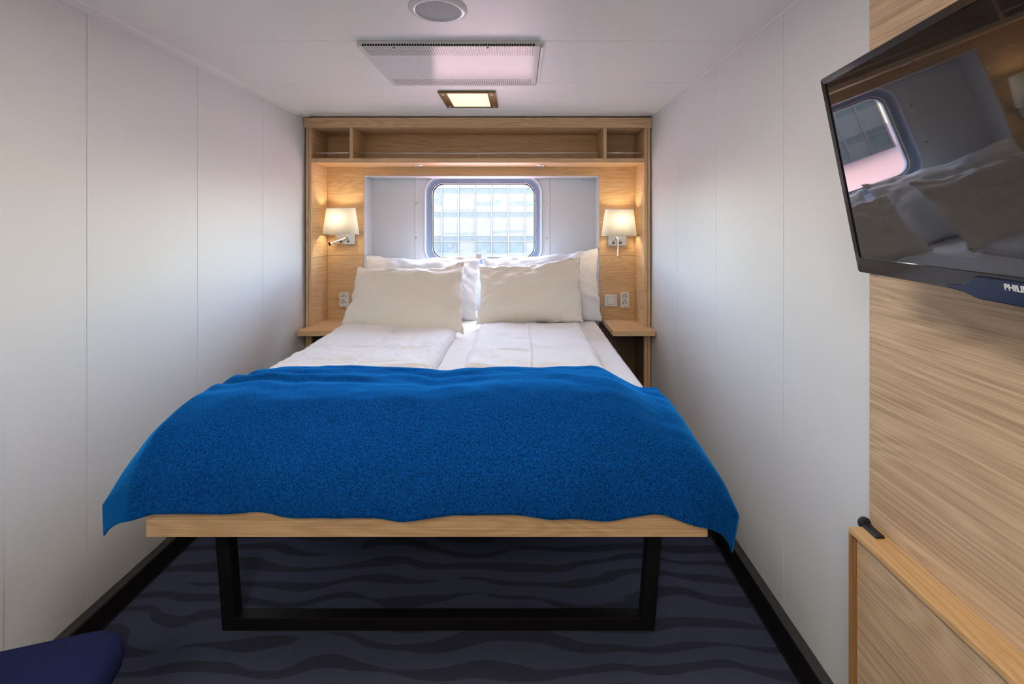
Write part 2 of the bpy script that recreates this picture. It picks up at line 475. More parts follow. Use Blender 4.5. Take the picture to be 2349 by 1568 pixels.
# ------------------------------------------------------------------ outside
def outside():
    Y0 = 60.0
    k = Y0 / F
    mats = dict(
        white=plain('facade_white', (.118, .107, .096), .6, bump=.1, bscale=1.1, var=.10),
        glass=plain('facade_glass_band', (.047, .058, .058), .35, var=.22, bscale=3.0),
        green=plain('facade_curtained_glass', (.068, .079, .068), .5, var=.2, bscale=1.2),
        pale=plain('facade_pale_glass', (.066, .076, .072), .4, var=.35, bscale=2.5),
        mull=plain('facade_mullion', (.16, .145, .13), .5))
    gz = -3.35
    b = empty('office_building', ((1091 - VX) * k, Y0, gz), 'pale office block with blue glass bands seen through the window', 'building')
    xs = [(1013.8 + 38.1 * i - VX) * k for i in range(-8, 10)]
    x0, x1 = xs[0], xs[-1]
    zt = lambda y: EYE - (y - VY) * k
    top = zt(372)
    MB().box(x0 - .3, x1 + .3, Y0 + .25, Y0 + 14, gz, top + .6).build('core', mats['white'], b)
    rows = []
    for i in range(-1, 3):
        y_b = 432.0 + i * 54.6
        rows.append(('glass', y_b, y_b + 11.8))
        rows.append(('white', y_b + 12.8, y_b + 53.4))
    rows = [r for r in rows if r[1] < 552]
    rows.append(('green', 554.8, 580)); rows.append(('white', 581, 590.5))
    cache = {}
    def cell(kind, y0, y1, x, w, nm, col):
        key = (kind, y0, w)
        dz = zt(y0) - zt(y1)
        if key not in cache:
            d = {'glass': .10, 'green': .11, 'white': .14}[kind]
            o = MB().box(.0, w, -d, 0, 0, dz).build(nm, mats[kind], b, .02, 1, local=True)
            cache[key] = o.data
        else:
            o = bpy.data.objects.new(nm, cache[key]); COL.objects.link(o); o.parent = b
        o.location = (x - b.location.x, Y0 + .25 - b.location.y, zt(y1) - b.location.z)
    for kind, ya, yb in rows:
        for i in range(len(xs) - 1):
            kd = kind
            if kind == 'green' and i in (1, 5, 9, 13): kd = 'white'
            cell(kd, ya, yb, xs[i], xs[i + 1] - xs[i], 'window_glass' if kd != 'white' else 'cladding_panel', i)
    me = None
    for x in xs:
        if me is None:
            o = MB().box(-.05, .05, -.30, 0, gz, top + .5).build('mullion', mats['mull'], b, local=True); me = o.data
        else:
            o = bpy.data.objects.new('mullion', me); COL.objects.link(o); o.parent = b
        o.location = (x - b.location.x, .25, -gz)
    for kind, ya, yb in rows:
        MB().box(x0, x1, Y0 + .05, Y0 + .25, zt(yb) - .06, zt(yb) + .01).build('transom', mats['mull'], b)
    for a, c, e, g in ((1092, 464, 1128, 471), (1130.5, 459, 1146, 471), (1172, 462, 1200, 471), (1205.5, 463, 1240, 471), (1015, 481, 1050, 485), (1056, 480, 1088, 485), (995, 446, 1012, 470), (1131, 528, 1166, 534), (1170, 528, 1202, 533), (1015, 534, 1050, 537), (1055, 533, 1088, 538), (1026, 558, 1040, 568)):
        MB().box((a - VX) * k, (e - VX) * k, Y0 + .06, Y0 + .12, zt(g), zt(c)).build('window_glass', mats['pale'], b)
    # red quay surface between ship and building
    q = MB().box(-90, 60, 4.2, 140, gz - .4, gz).build('ground', plain('red_deck_paint', (.86, .41, .30), .7, bump=.1, bscale=6, var=.06))
    tag(q, 'red painted quay below the window', kind='structure')
    # low white terminal with railing, standing on the quay
    t = empty('terminal_building', (-46, 44, gz), 'low white terminal beside the quay railing', 'building')
    MB().box(-64, -36, 44, 54, gz, gz + 5.5).build('hall', mats['white'], t)
    MB().box(-65, -35, 43, 55, gz + 5.5, gz + 6.0).build('roof', mats['mull'], t)
    for i in range(9):
        MB().box(-63 + i * 3, -60.6 + i * 3, 43.9, 44, gz + 1.2, gz + 4.2).build('window_glass', mats['glass'], t)
    r = empty('quay_railing', (-30, 30, gz), 'pale metal railing standing on the red quay', 'railing')
    for i in range(13):
        MB().box(-44 + i * 2.5, -43.85 + i * 2.5, 30, 30.15, gz, gz + 2.2).build('post', mats['mull'], r)
    for j in range(4):
        MB().box(-44, -13.85, 30.03, 30.12, gz + .5 + j * .55, gz + .58 + j * .55).build('rail', mats['mull'], r)
outside()

# ------------------------------------------------------------------ headboard wall unit
YF, YK = 3.116, 3.378
U = empty('headboard_unit', (-.29, 3.25, 0), 'oak wall unit framing the window with open shelf above the pillows', 'wall unit')
XA, XB = -1.430, .851          # inner faces
NA, NB = -1.160, .587          # niche edges
SPLIT = 1.134
bx = lambda nm, mt, *a, **k: box(nm, M[mt], U, *a, **k)
bx('cornice', 'wood_x', XL + .003, XR - .003, YF - .012, YF + .012, 2.028, 2.097)
bx('top_board', 'wood_x2', XA, XB, YF + .012, YK + .02, 2.029, 2.06)
for a, b in ((XA - .036, XA), (XB, XB + .042)):
    bx('stile', 'wood_z', a, b, YF, YF + .022, 0, 2.028)
    m_ = (a + b) / 2
    bx('stile_groove', 'wood_groove', m_ - .0015, m_ + .0015, YF - .0006, YF + .01, 0.0, 2.026, bevel=0)
for (a, b) in ((XA - .018, XA), (XB, XB + .018)):
    bx('side_panel', 'wood_y', a, b, YF + .022, YK, SPLIT + .0008, 2.029)
    bx('side_panel', 'wood_y2', a, b, YF + .022, YK, .665, SPLIT - .0008)
    bx('lower_side_panel', 'wood_shade_base', a, b, YF + .022, YK, 0, .640)  # recess shade put into the panel colour
bx('upper_back', 'wood_x2', XA, XB, YK, YK + .018, 1.80, 2.029)
bx('shelf', 'wood_x', XA, XB, YF + .004, YK + .0, 1.791, 1.821)
for a, b in ((-1.170, -1.148), (.573, .594)):
    bx('divider', 'wood_z', a, b, YF + .006, YK, 1.821, 2.029)
bx('lintel', 'wood_x', NA, NB, YK, YK + .018, 1.729, 1.80)
bx('lintel_edge', 'white_paint', NA, NB, YK - .001, YK + .18, 1.722, 1.7285)
for a, b in ((XA, NA), (NB, XB)):
    bx('back_panel', 'wood_x2', a, b, YK, YK + .018, SPLIT + .0008, 1.80)
    bx('back_panel', 'wood_x', a, b, YK, YK + .018, .64, SPLIT - .0008)
    bx('lower_back_panel', 'wood_shade_base', a, b, YK, YK + .018, 0, .64)  # same oak, with the shade under the shelf put into its colour
bx('niche_profile', 'white_paint', NA - .016, NA + .001, YK + .018, YB, 0, 1.722)
bx('niche_profile', 'white_paint', NB - .001, NB + .016, YK + .018, YB, 0, 1.722)
NZ = .667
bx('bedside_shelf', 'wood_x', -1.470, -1.130, 3.000, YK, NZ - .035, NZ, bevel=.002)
bx('bedside_shelf', 'wood_x', .612, .893, 3.000, YK, NZ - .035, NZ, bevel=.002)
for a, b in ((XA + .002, -1.172), (-1.146, .571), (.596, XB - .002)):
    yy = YF + .02
    MB().tube([(a, yy, 1.860), ((a + b) / 2, yy, 1.8595 - (b - a) * .0012), (b, yy, 1.860)], .0042, 8).build('rail', M['rod'], U)
MB().tube([(-.287, YF + .02, 1.821), (-.287, YF + .02, 1.858)], .003, 8).build('rail_post', M['rod'], U)

def downlight(x, y, lab):
    d = empty('downlight', (x, y, 1.791), lab, 'downlight', 'downlights under the shelf')
    c = (x, y, 1.791)
    MB().lathe([(.036, 0), (.036, -.003), (.030, -.005), (.024, -.003), (.022, -.001)], c, 'Z', 32).build('rim', M['steel'], d)
    MB().lathe([(.022, -.001), (.012, -.0055), (.002, -.0065)], c, 'Z', 24, False, True).build('lens', M['white_plastic'], d)
downlight(-.735, 3.27, 'small round steel downlight under the shelf towards the wall without television')
downlight(.151, 3.27, 'small round steel downlight under the shelf towards the switch side')

# ------------------------------------------------------------------ bedside lamps
def bulb_mat():
    return plain('warm_bulb', (1, .9, .7), .5, emit=(1.0, .80, .52), estr=82.0)
M['bulb'] = bulb_mat()
def wall_lamp(cx, ztop, plate, neck, lab, brot):
    r = empty('wall_lamp', (cx, YK, ztop - .26), lab, 'lamp', 'bedside wall lamps')
    yc = YK - .098
    h = .187
    z0 = ztop - h
    def lp(w, d, z):
        out = []
        for k in range(40):
            q = 2 * math.pi * k / 40
            cq, sq = math.cos(q), math.sin(q)
            out.append((cx + w / 2 * math.copysign(abs(cq) ** .8, cq), yc + d / 2 * math.copysign(abs(sq) ** .8, sq), z))
        return out
    sh = MB().loft([lp(.252, .150, z0), lp(.226, .135, z0 + h / 2), lp(.200, .120, ztop)]).build('lamp_shade', M['shade'], r)
    for zz, w, d in ((z0 - .001, .254, .152), (ztop - .003, .2015, .1215)):
        MB().loft([lp(w, d, zz), lp(w, d, zz + .004)]).build('shade_rim', M['white_plastic'], r)
    p0, p1, q0, q1 = plate
    MB().box(p0, p1, YK - .022, YK, q0, q1).build('back_plate', M['chrome'], r, .002)
    pm = (p0 + p1) / 2
    MB().tube([(pm, YK - .022, q1 - .02), (pm, yc, q1 - .02), (pm, yc, z0 + .05)], .006, 10).build('arm', M['chrome'], r)
    MB().lathe([(.014, 0), (.016, .03), (.012, .04)], (pm, yc, z0 + .03), 'Z', 16, True, True).build('bulb_holder', M['white_plastic'], r)
    MB().sphere((pm + brot, yc, z0 + .105), .027, 16, 10, (1, 1, 1.25)).build('bulb', M['bulb'], r)
    for sx in (-.030, .022):
        s_ = MB().box(pm + sx - .008, pm + sx + .008, YK - .0245, YK - .021, q0 + .014, q0 + .036).build('rocker_switch', M['blackp'], r, .001)
        MB().box(pm + sx - .003, pm + sx + .003, YK - .0255, YK - .024, q0 + .026, q0 + .033).build('switch_mark', M['print_white'], s_)
    n_ = len(neck)
    MB().tube(neck, [.0065] * (n_ - 3) + [.008, .013, .019], 14).build('reading_spot', M['chrome'], r)
    a, b = Vector(neck[-2]), Vector(neck[-1])
    dd = (b - a).normalized()
    MB().tube([b - dd * .002, b + dd * .0012], [.015, .0145], 14).build('spot_lens', M['hole'], r)
L = lambda x, y, dy: px(x, y, YK - dy)
def curve(pts, n=6):
    out = []
    P_ = [Vector(p) for p in pts]
    P_ = [2 * P_[0] - P_[1]] + P_ + [2 * P_[-1] - P_[-2]]
    for i in range(1, len(P_) - 2):
        for k in range(n):
            t = k / n
            a, b, c, d = P_[i - 1:i + 3]
            out.append(.5 * ((2 * b) + (c - a) * t + (2 * a - 5 * b + 4 * c - d) * t * t + (3 * b - a - 3 * c + d) * t ** 3))
    out.append(P_[-2])
    return out
wall_lamp(-1.291, 1.484, (-1.362, -1.219, 1.219, 1.330),
          curve([L(792, 541, .024), L(791, 545, .045), L(786, 549, .06), L(772, 553.5, .085), L(766, 556, .10), L(760, 558, .115), L(756, 559.5, .125)]),
          'lit bedside wall lamp with its reading spot bent out sideways, above the lone socket', -.012)
wall_lamp(.714, 1.474, (.650, .786, 1.208, 1.320),
          curve([L(1414, 545, .024), L(1415, 544, .045), L(1418, 550, .058), L(1418.6, 562, .058), L(1418, 575, .06), L(1417.5, 581, .062), L(1417, 588, .064)]),
          'lit bedside wall lamp with its reading spot hanging straight down, above the light switch', 0)

# ------------------------------------------------------------------ sockets and switch
def sock_face(r, cx, cz, y):
    MB().lathe([(.0245, 0), (.0245, -.001), (.0225, -.001), (.021, .012), (.0005, .012)], (cx, y, cz), 'Y', 28).build('socket_well', M['white_plastic'], r)
    for s_ in (-1, 1):
        MB().lathe([(.0034, 0), (.0005, -.0008)], (cx + s_ * .0095, y + .0115, cz), 'Y', 10).build('pin_hole', M['hole'], r)
        MB().box(cx - .003, cx + .003, y + .001, y + .006, cz + s_ * .0215 - .002, cz + s_ * .0215 + .002).build('earth_clip', M['hole'], r)
def socket(x0, x1, z0, z1, lab):
    yf = YK - .043
    r = empty('power_socket', ((x0 + x1) / 2, YK, z0), lab, 'socket', 'double sockets beside the bed')
    cx = (x0 + x1) / 2
    zs = [z0 + (z1 - z0) * .28, z0 + (z1 - z0) * .74]
    MB().box(x0, x1, yf + .014, YK, z0, z1).build('housing', M['white_plastic'], r, .004, 3)
    # front plate as two squares with round holes
    zm = (zs[0] + zs[1]) / 2
    for a, b, c in ((z0 + .0005, zm, zs[0]), (zm, z1 - .0005, zs[1])):
        n = 32
        lo, li = [], []
        for k in range(n):
            q = 2 * math.pi * (k + .5) / n
            ux, uz = math.cos(q), math.sin(q)
            t = min((x1 - .0005 - cx) / max(abs(ux), 1e-6), ((b - c) if uz > 0 else (c - a)) / max(abs(uz), 1e-6))
            lo.append((cx + ux * t, yf, c + uz * t)); li.append((cx + ux * .023, yf, c + uz * .023))
        MB().loft([[(p[0], yf + .015, p[2]) for p in lo], lo, li, [(p[0], yf + .013, p[2]) for p in li]], smooth=False).build('face_plate', M['white_plastic'], r)
    for c in zs: sock_face(r, cx, c, yf)
socket(-1.326, -1.262, .761, .864, 'white double power socket on its own on the oak back panel')
socket(.737, .801, .757, .865, 'white double power socket next to the light switch')
ls = empty('light_switch', (.671, YK, .764), 'square white rocker light switch beside a double socket', 'switch')
MB().box(.628, .714, YK - .034, YK, .764, .847).build('switch_frame', M['white_plastic'], ls, .004, 3)
MB().box(.6405, .7015, YK - .0352, YK - .033, .776, .835).build('switch_gap', M['seam'], ls)
MB().box(.6425, .6995, YK - .040, YK - .034, .778, .833).build('rocker', M['white_plastic'], ls, .003, 3)

# ------------------------------------------------------------------ ceiling fittings
sp = empty('ceiling_speaker', (-.277, 1.535, ZC), 'round white ceiling speaker with grey grille', 'speaker')
c = (-.277, 1.535, ZC)
MB().lathe([(.098, 0), (.098, -.004), (.093, -.008), (.082, -.011), (.077, -.011), (.074, -.007), (.074, 0)], c, 'Z', 64).build('trim_ring', M['white_paint'], sp)
MB().lathe([(.0745, -.0055), (.05, -.0075), (.001, -.0085)], c, 'Z', 64, False, True).build('grille', M['grille'], sp)

def perforated(name):
    m, n, l, p = new_mat(name)
    def math_(op, a, b=None, c=None):
        k = n.new('ShaderNodeMath'); k.operation = op
        for i, q in enumerate((a, b, c)):
            if q is None: continue
            if isinstance(q, (int, float)): k.inputs[i].default_value = q
            else: l.new(q, k.inputs[i])
        return k.outputs[0]
    tc = n.new('ShaderNodeTexCoord')
    sep = n.new('ShaderNodeSeparateXYZ'); l.new(tc.outputs['Object'], sep.inputs[0])
    x, y = sep.outputs['X'], sep.outputs['Y']
    def frac_c(v, pitch, o):
        return math_('SUBTRACT', math_('FRACT', math_('DIVIDE', math_('ADD', v, 10 + o), pitch)), .5)
    px_, py_ = .0104, .0107
    dx = math_('MULTIPLY', frac_c(x, px_, 0), px_); dy = math_('MULTIPLY', frac_c(y, py_, 0), py_)
    dist = math_('SQRT', math_('ADD', math_('MULTIPLY', dx, dx), math_('MULTIPLY', dy, dy)))
    dots = math_('LESS_THAN', dist, .0031)
    def within(v, a, b): return math_('MULTIPLY', math_('GREATER_THAN', v, a), math_('LESS_THAN', v, b))
    xr = within(x, -.628, .058)
    dots = math_('MULTIPLY', math_('MULTIPLY', dots, within(y, VV[2] + .006, VV[2] + .100)), xr)
    slots = math_('MULTIPLY', math_('LESS_THAN', math_('ABSOLUTE', dx), .0021), math_('MULTIPLY', within(y, VV[3] - .113, VV[3] - .024), xr))
    msk = math_('MAXIMUM', dots, math_('MULTIPLY', slots, .62))
    mix = n.new('ShaderNodeMix'); mix.data_type = 'RGBA'
    mix.inputs[6].default_value = (.74, .735, .73, 1); mix.inputs[7].default_value = (.05, .045, .04, 1)
    l.new(msk, mix.inputs[0]); l.new(mix.outputs[2], p.inputs['Base Color'])
    p.inputs['Roughness'].default_value = .16
    p.inputs['Specular IOR Level'].default_value = .05
    return m
VV = (-.650, .080, 1.810, 2.339)
M['vent'] = perforated('perforated_vent_sheet')
vt = empty('ceiling_vent', (-.278, 2.05, ZC), 'wide white perforated air vent panel on the ceiling', 'vent')
ZV = ZC - .0215
box('vent_sheet', M['vent'], vt, VV[0], VV[1], VV[2] + .002, VV[3], ZV, ZV + .003, .0008)
box('side_flange', M['white_paint'], vt, VV[0], VV[0] + .002, VV[2] + .002, VV[3], ZV + .003, ZC, .0005)
box('side_flange', M['white_paint'], vt, VV[1] - .002, VV[1], VV[2] + .002, VV[3], ZV + .003, ZC, .0005)
box('side_flange', M['white_paint'], vt, VV[0], VV[1], VV[3] - .002, VV[3], ZV + .003, ZC, .0005)
box('side_profile', M['ceil'], vt, VV[1] + .004, VV[1] + .016, VV[2] + .03, VV[3], ZC - .014, ZC, .001)
# front edge with a row of square holes
fz0, fz1 = ZV + .0015, ZV + .0112
box('front_edge', M['white_paint'], vt, VV[0], VV[1], VV[2], VV[2] + .002, fz1, ZC, .0004)
box('front_edge', M['white_paint'], vt, VV[0], VV[1], VV[2], VV[2] + .002, ZV - .0, fz0, .0004)
mb = MB()
n_h = 66
x_a, x_b = -.631, .059
pt = (x_b - x_a) / n_h
mb.box(VV[0], x_a + .001, VV[2], VV[2] + .002, fz0, fz1)
mb.box(x_b, VV[1], VV[2], VV[2] + .002, fz0, fz1)
for i in range(1, n_h):
    mb.box(x_a + i * pt - .0012, x_a + i * pt + .0012, VV[2], VV[2] + .002, fz0, fz1)
tag(mb.build('hole_grid', M['white_paint'], vt, fix=False), kind='stuff')
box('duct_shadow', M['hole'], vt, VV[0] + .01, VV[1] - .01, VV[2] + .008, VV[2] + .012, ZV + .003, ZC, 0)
for sx in (VV[0] + .145, VV[0] + .52):
    MB().lathe([(.004, 0), (.003, -.002), (.0005, -.0025)], (sx, VV[2] + .012, ZV), 'Z', 10).build('screw', M['hole'], vt)

def ceiling_lamp(x0, x1, y0, y1, lab, strength, ecol=(1.0, .78, .45), group=None):
    r = empty('ceiling_lamp', ((x0 + x1) / 2, (y0 + y1) / 2, ZC), lab, 'lamp', group)
    zb = ZC - .013
    mx, my = .046, .016
    for a in ((x0, x0 + mx, y0, y1), (x1 - mx, x1, y0, y1), (x0 + mx, x1 - mx, y0, y0 + my), (x0 + mx, x1 - mx, y1 - my, y1)):
        box('frame_bar', M['brass'], r, *a, zb, ZC, .0015)
    m = plain('lamp_diffuser_%d' % int(strength * 10), (.9, .86, .75), .5, emit=ecol, estr=strength, bump=.3, bscale=500)
    MB().box(x0 + mx, x1 - mx, y0 + my, y1 - my, zb + .004, zb + .008).build('diffuser', m, r)
    for sx in (x0 + .023, x1 - .023):
        for sy in (y0 + .035, y1 - .035):
            MB().lathe([(.0065, 0), (.006, -.0025), (.003, -.0035), (.0005, -.0035)], (sx, sy, zb), 'Z', 14).build('screw', M['steel'], r)
ceiling_lamp(-.453, -.135, 2.497, 2.829, 'lit square brass ceiling lamp between the vent and the headboard unit', .72, (1.0, .82, .48))
ceiling_lamp(-.60, -.05, -1.00, -.45, 'added unseen brass fill lamp near the wall opposite the window', 34.0, (1.0, .91, .79))  # assumed lamp out of view, added for the room's general light
ceiling_lamp(-.56, -.01, .70, 1.25, 'added unseen brass fill lamp close to the round ceiling speaker', 17.0, (1.0, .91, .79))  # second added lamp out of view, placed to light the bed from above

# ------------------------------------------------------------------ bed
BX0, BX1 = -1.066, .535
B = empty('bed', (-.265, 2.3, 0), 'oak bed frame on black trapezoid metal legs', 'bed')
box('footboard', M['wood_x'], B, BX0, BX1, 1.297, 1.322, .490, .578, .0015)
box('side_rail', M['wood_y'], B, BX0, BX0 + .024, 1.322, 3.36, .490, .566)
box('side_rail', M['wood_y'], B, BX1 - .024, BX1, 1.322, 3.36, .490, .566)
box('bed_base', M['wood_shade_base'], B, BX0 + .024, BX1 - .024, 1.322, 3.50, .535, .568, 0)
def uframe(y, nm):
    cx = -.277
    hw_b, hw_t, w, d = .734, .776, .048, .042
    zt_ = .535
    for s_ in (-1, 1):
        pts = [(cx + s_ * hw_b, 0), (cx + s_ * (hw_b - w), 0), (cx + s_ * (hw_t - w), zt_), (cx + s_ * hw_t, zt_)]
        MB().loft([[(x, yy, z) for x, z in pts] for yy in (y, y + d)], True, True, smooth=False).build('leg', M['black_metal'], B, .002)
    MB().box(cx - hw_b + w - .005, cx + hw_b - w + .005, y, y + d, 0, .043).build(nm, M['black_metal'], B, .002)
uframe(1.544, 'floor_bar')
uframe(3.02, 'floor_bar')

def rounded_slab(name, mat, x0, x1, y0, y1, z0, hfun, nx, ny, drop_r, parent=None, jag=0.0):
    """closed soft slab: flat bottom at z0, top height hfun(x, y) rounded to the bottom at the border"""
    xs = x0 + (x1 - x0) * (.5 - .5 * np.cos(np.pi * np.linspace(0, 1, nx)) * .35 + (np.linspace(0, 1, nx) - .5) * .65)
    xs = x0 + (x1 - x0) * (xs - xs[0]) / (xs[-1] - xs[0])
    ysn = np.linspace(y0, y1, ny)
    v, f = [], []
    for j in range(ny):
        for i in range(nx):
            x, y = xs[i], ysn[j]
            e = min(x - x0, x1 - x, y - y0, y1 - y)
            h = hfun(x, y)
            t = min(1.0, e / drop_r)
            kk = math.sqrt(max(0, 1 - (1 - t) ** 2))
            wx = jag * (fbm(y * 2.5, x0, 3.0) * (1 if x > (x0 + x1) / 2 else -1) + .3 * fbm(y * 9, x1, 5.0)) * max(0, 1 - min(x - x0, x1 - x) / .15)
            wy = jag * fbm(x * 4, y1, 6.0) * max(0, 1 - (y1 - y) / .15)
            v.append((x + wx, y + wy, z0 + .004 + (h - z0 - .004) * kk))
    for j in range(ny - 1):
        for i in range(nx - 1):
            a = j * nx + i
            f.append((a, a + 1, a + nx + 1, a + nx))
    border = [i for i in range(nx)] + [j * nx + nx - 1 for j in range(1, ny)] + [(ny - 1) * nx + i for i in range(nx - 2, -1, -1)] + [j * nx for j in range(ny - 2, 0, -1)]
    b0 = len(v)
    for i in border: v.append((v[i][0], v[i][1], z0))
    nb = len(border)
    for k in range(nb):
        f.append((border[k], b0 + k, b0 + (k + 1) % nb, border[(k + 1) % nb]))
    mb = MB(); mb.add(v, f, True); mb.add([v[b0 + k] for k in range(nb)], [tuple(range(nb))], False)
    return mb.build(name, mat, parent)

ZM = .712
def mat_h(x, y):
    r = ZM + .003 * fbm(x * 3, y * 3, 1.2)
    if x > .36 or (-.40 < x < -.24):
        r += .0016 * math.sin(y * 60 + 4 * fbm(x * 4, y * 2, 3)) * (.5 + fbm(x * 2, y * 3, 8))
    return r
mt = rounded_slab('mattress', M['sheet'], BX0 + .004, BX1 - .002, 1.352, 3.50, .568, mat_h, 90, 120, .035)
tag(mt, 'white sheeted double mattress lying on the oak bed frame', 'mattress')

def crease(d, w):
    return math.exp(-(d / w) ** 2)
def duvet(name, x0, x1, y0, y1, T, seed, folds, vf, lab):
    def h(x, y):
        z = ZM + T + .010 * fbm(x * 3.1 + seed, y * 3.1, seed) + .004 * fbm(x * 9 + seed, y * 7, seed)
        # rounded fall at the foot end
        t = max(0.0, (1.60 - y) / .24)
        z -= .075 * min(1, t) ** 2
        for fy, amp in folds:
            yy = fy + .012 * math.sin(x * 5 + fy * 9)
            z += 1.7 * amp * (crease(y - yy, .006) - .7 * crease(y - yy - .010, .007)) * (.5 + .9 * abs(fbm(x * 3, fy * 7, seed)))
        xv = vf + .004 * math.sin(y * 9)
        z += .006 * (crease(x - xv, .005) - .8 * crease(x - xv - .010, .006))
        # diagonal pull wrinkles
        z += .009 * max(0, fbm(x * 3 + y * 9 + seed, y * 2.5 - x * 4, seed + 3)) + .004 * fbm(x * 14 + seed, y * 6 + x * 5, seed)
        lim = ZM + T + .002 - .045 * min(1, t) ** 2 if y < 1.96 else 9
        return max(min(z, lim), ZM + .012)
    o = rounded_slab(name, M['cotton'], x0, x1, y0, y1, ZM + .004, h, 110, 150, .045, None, .014)
    return tag(o, lab, 'duvet')
duvet('duvet', -1.095, -.378, 1.372, 2.80, .052, 3.3, ((2.56, .004), (2.27, .006), (2.02, .005)), -.72, 'white checked duvet folded on the mattress half below the lone socket')
duvet('duvet', -.252, .378, 1.372, 2.82, .052, 9.1, ((2.52, .005), (2.20, .006), (1.98, .004)), .05, 'white checked duvet folded on the mattress half below the light switch')

# ------------------------------------------------------------------ pillows
def pillow(TL, TR, BR, BL, T, bow, mat, lab, seed, sag=.25, wr=1.0):
    TL, TR, BR, BL = [Vector(p) for p in (TL, TR, BR, BL)]
    nx, ny = 56, 42
    nrm = ((TR - TL) + (BR - BL)).cross((TL - BL) + (TR - BR)).normalized()   # towards viewer side
    if nrm.y > 0: nrm = -nrm
    ctr = (TL + TR + BR + BL) / 4
    def pt(u, v, side):
        # bow of the four edges
        bt, br_, bb, bl = bow
        uu = u; vv = v
        uu = u - (br_ if u > 0 else -bl) * abs(u) ** 2 * (1 - v * v)
        vv = v - (bt if v > 0 else -bb) * abs(v) ** 2 * (1 - u * u)
        a, b = (uu + 1) / 2, (vv + 1) / 2
        p = (BL * (1 - a) + BR * a) * (1 - b) + (TL * (1 - a) + TR * a) * b
        e = max(0, (1 - abs(u) ** 2.6)) ** .62 * max(0, (1 - abs(v) ** 2.6)) ** .62
        th = T / 2 * e * (1 - sag * v * .8)
        w = .020 * fbm(u * 1.5 + seed, v * 1.4, seed + side) * e ** .4
        # seam wrinkles radiating from edges
        w += wr * .016 * e ** .3 * (1 - e) * math.sin(9 * v + 3 * fbm(u * 2, v * 2, seed) + seed) * abs(u) ** 3
        w += wr * .016 * e ** .3 * (1 - e) * math.sin(11 * u + 3 * fbm(u * 2 + 4, v * 2, seed)) * abs(v) ** 3
        w += wr * .016 * max(0, fbm(u * 2.2 + v * 1.5 + seed, v * 2.4 - u * 2.0, seed + 5)) * e ** .5
        jit = Vector((fbm(u * 3, v * 3, seed + 9), 0, fbm(u * 3, v * 3, seed + 13))) * .014
        return p + nrm * side * (th + w * (1 if side > 0 else .5)) + jit
    us = np.sin(np.linspace(-1, 1, nx) * math.pi / 2) * .55 + np.linspace(-1, 1, nx) * .45
    vs = np.sin(np.linspace(-1, 1, ny) * math.pi / 2) * .55 + np.linspace(-1, 1, ny) * .45
    mb = MB()
    V, Fc = [], []
    for side in (1, -1):
        for v_ in vs:
            for u_ in us: V.append(pt(float(u_), float(v_), side))
    for s_ in range(2):
        b0 = s_ * nx * ny
        for j in range(ny - 1):
            for i in range(nx - 1):
                a = b0 + j * nx + i
                q = (a, a + 1, a + nx + 1, a + nx)
                Fc.append(q if s_ == 0 else q[::-1])
    mb.add(V, Fc, True)
    o = mb.build('pillow', mat, None, fix=False)
    bm = bmesh.new(); bm.from_mesh(o.data)
    bmesh.ops.remove_doubles(bm, verts=bm.verts, dist=.0006)
    bmesh.ops.recalc_face_normals(bm, faces=bm.faces)
    bm.to_mesh(o.data); bm.free()
    return tag(o, lab, 'pillow')
pillow(px(838, 586, 3.40), px(1104, 580, 3.40), px(1096, 735, 3.10), px(826, 730, 3.10), .20, (.16, .05, .03, .05), M['pillow'],
       'large white pillow leaning on the wall behind the cream pillow nearest the lone socket', 2.2)
pillow(px(1106, 590, 3.41), px(1374, 567, 3.40), px(1381, 734, 3.08), px(1108, 734, 3.10), .20, (.14, .05, .02, .05), M['pillow'],
       'large white pillow standing against the wall next to the light switch panel', 5.9)
pillow(px(822, 609, 3.12), px(1067, 600, 3.06), px(1064, 764, 2.66), px(781, 750, 2.83), .15, (.24, .05, -.02, .05), M['cream'],
       'cream pillow propped in front, on the side of the lone socket', 8.4)
pillow(px(1098, 610, 3.14), px(1331, 588, 3.14), px(1340, 740, 2.87), px(1094, 743, 2.87), .15, (.18, .05, .03, .04), M['cream'],
       'cream pillow propped in front, on the side of the light switch', 11.7)

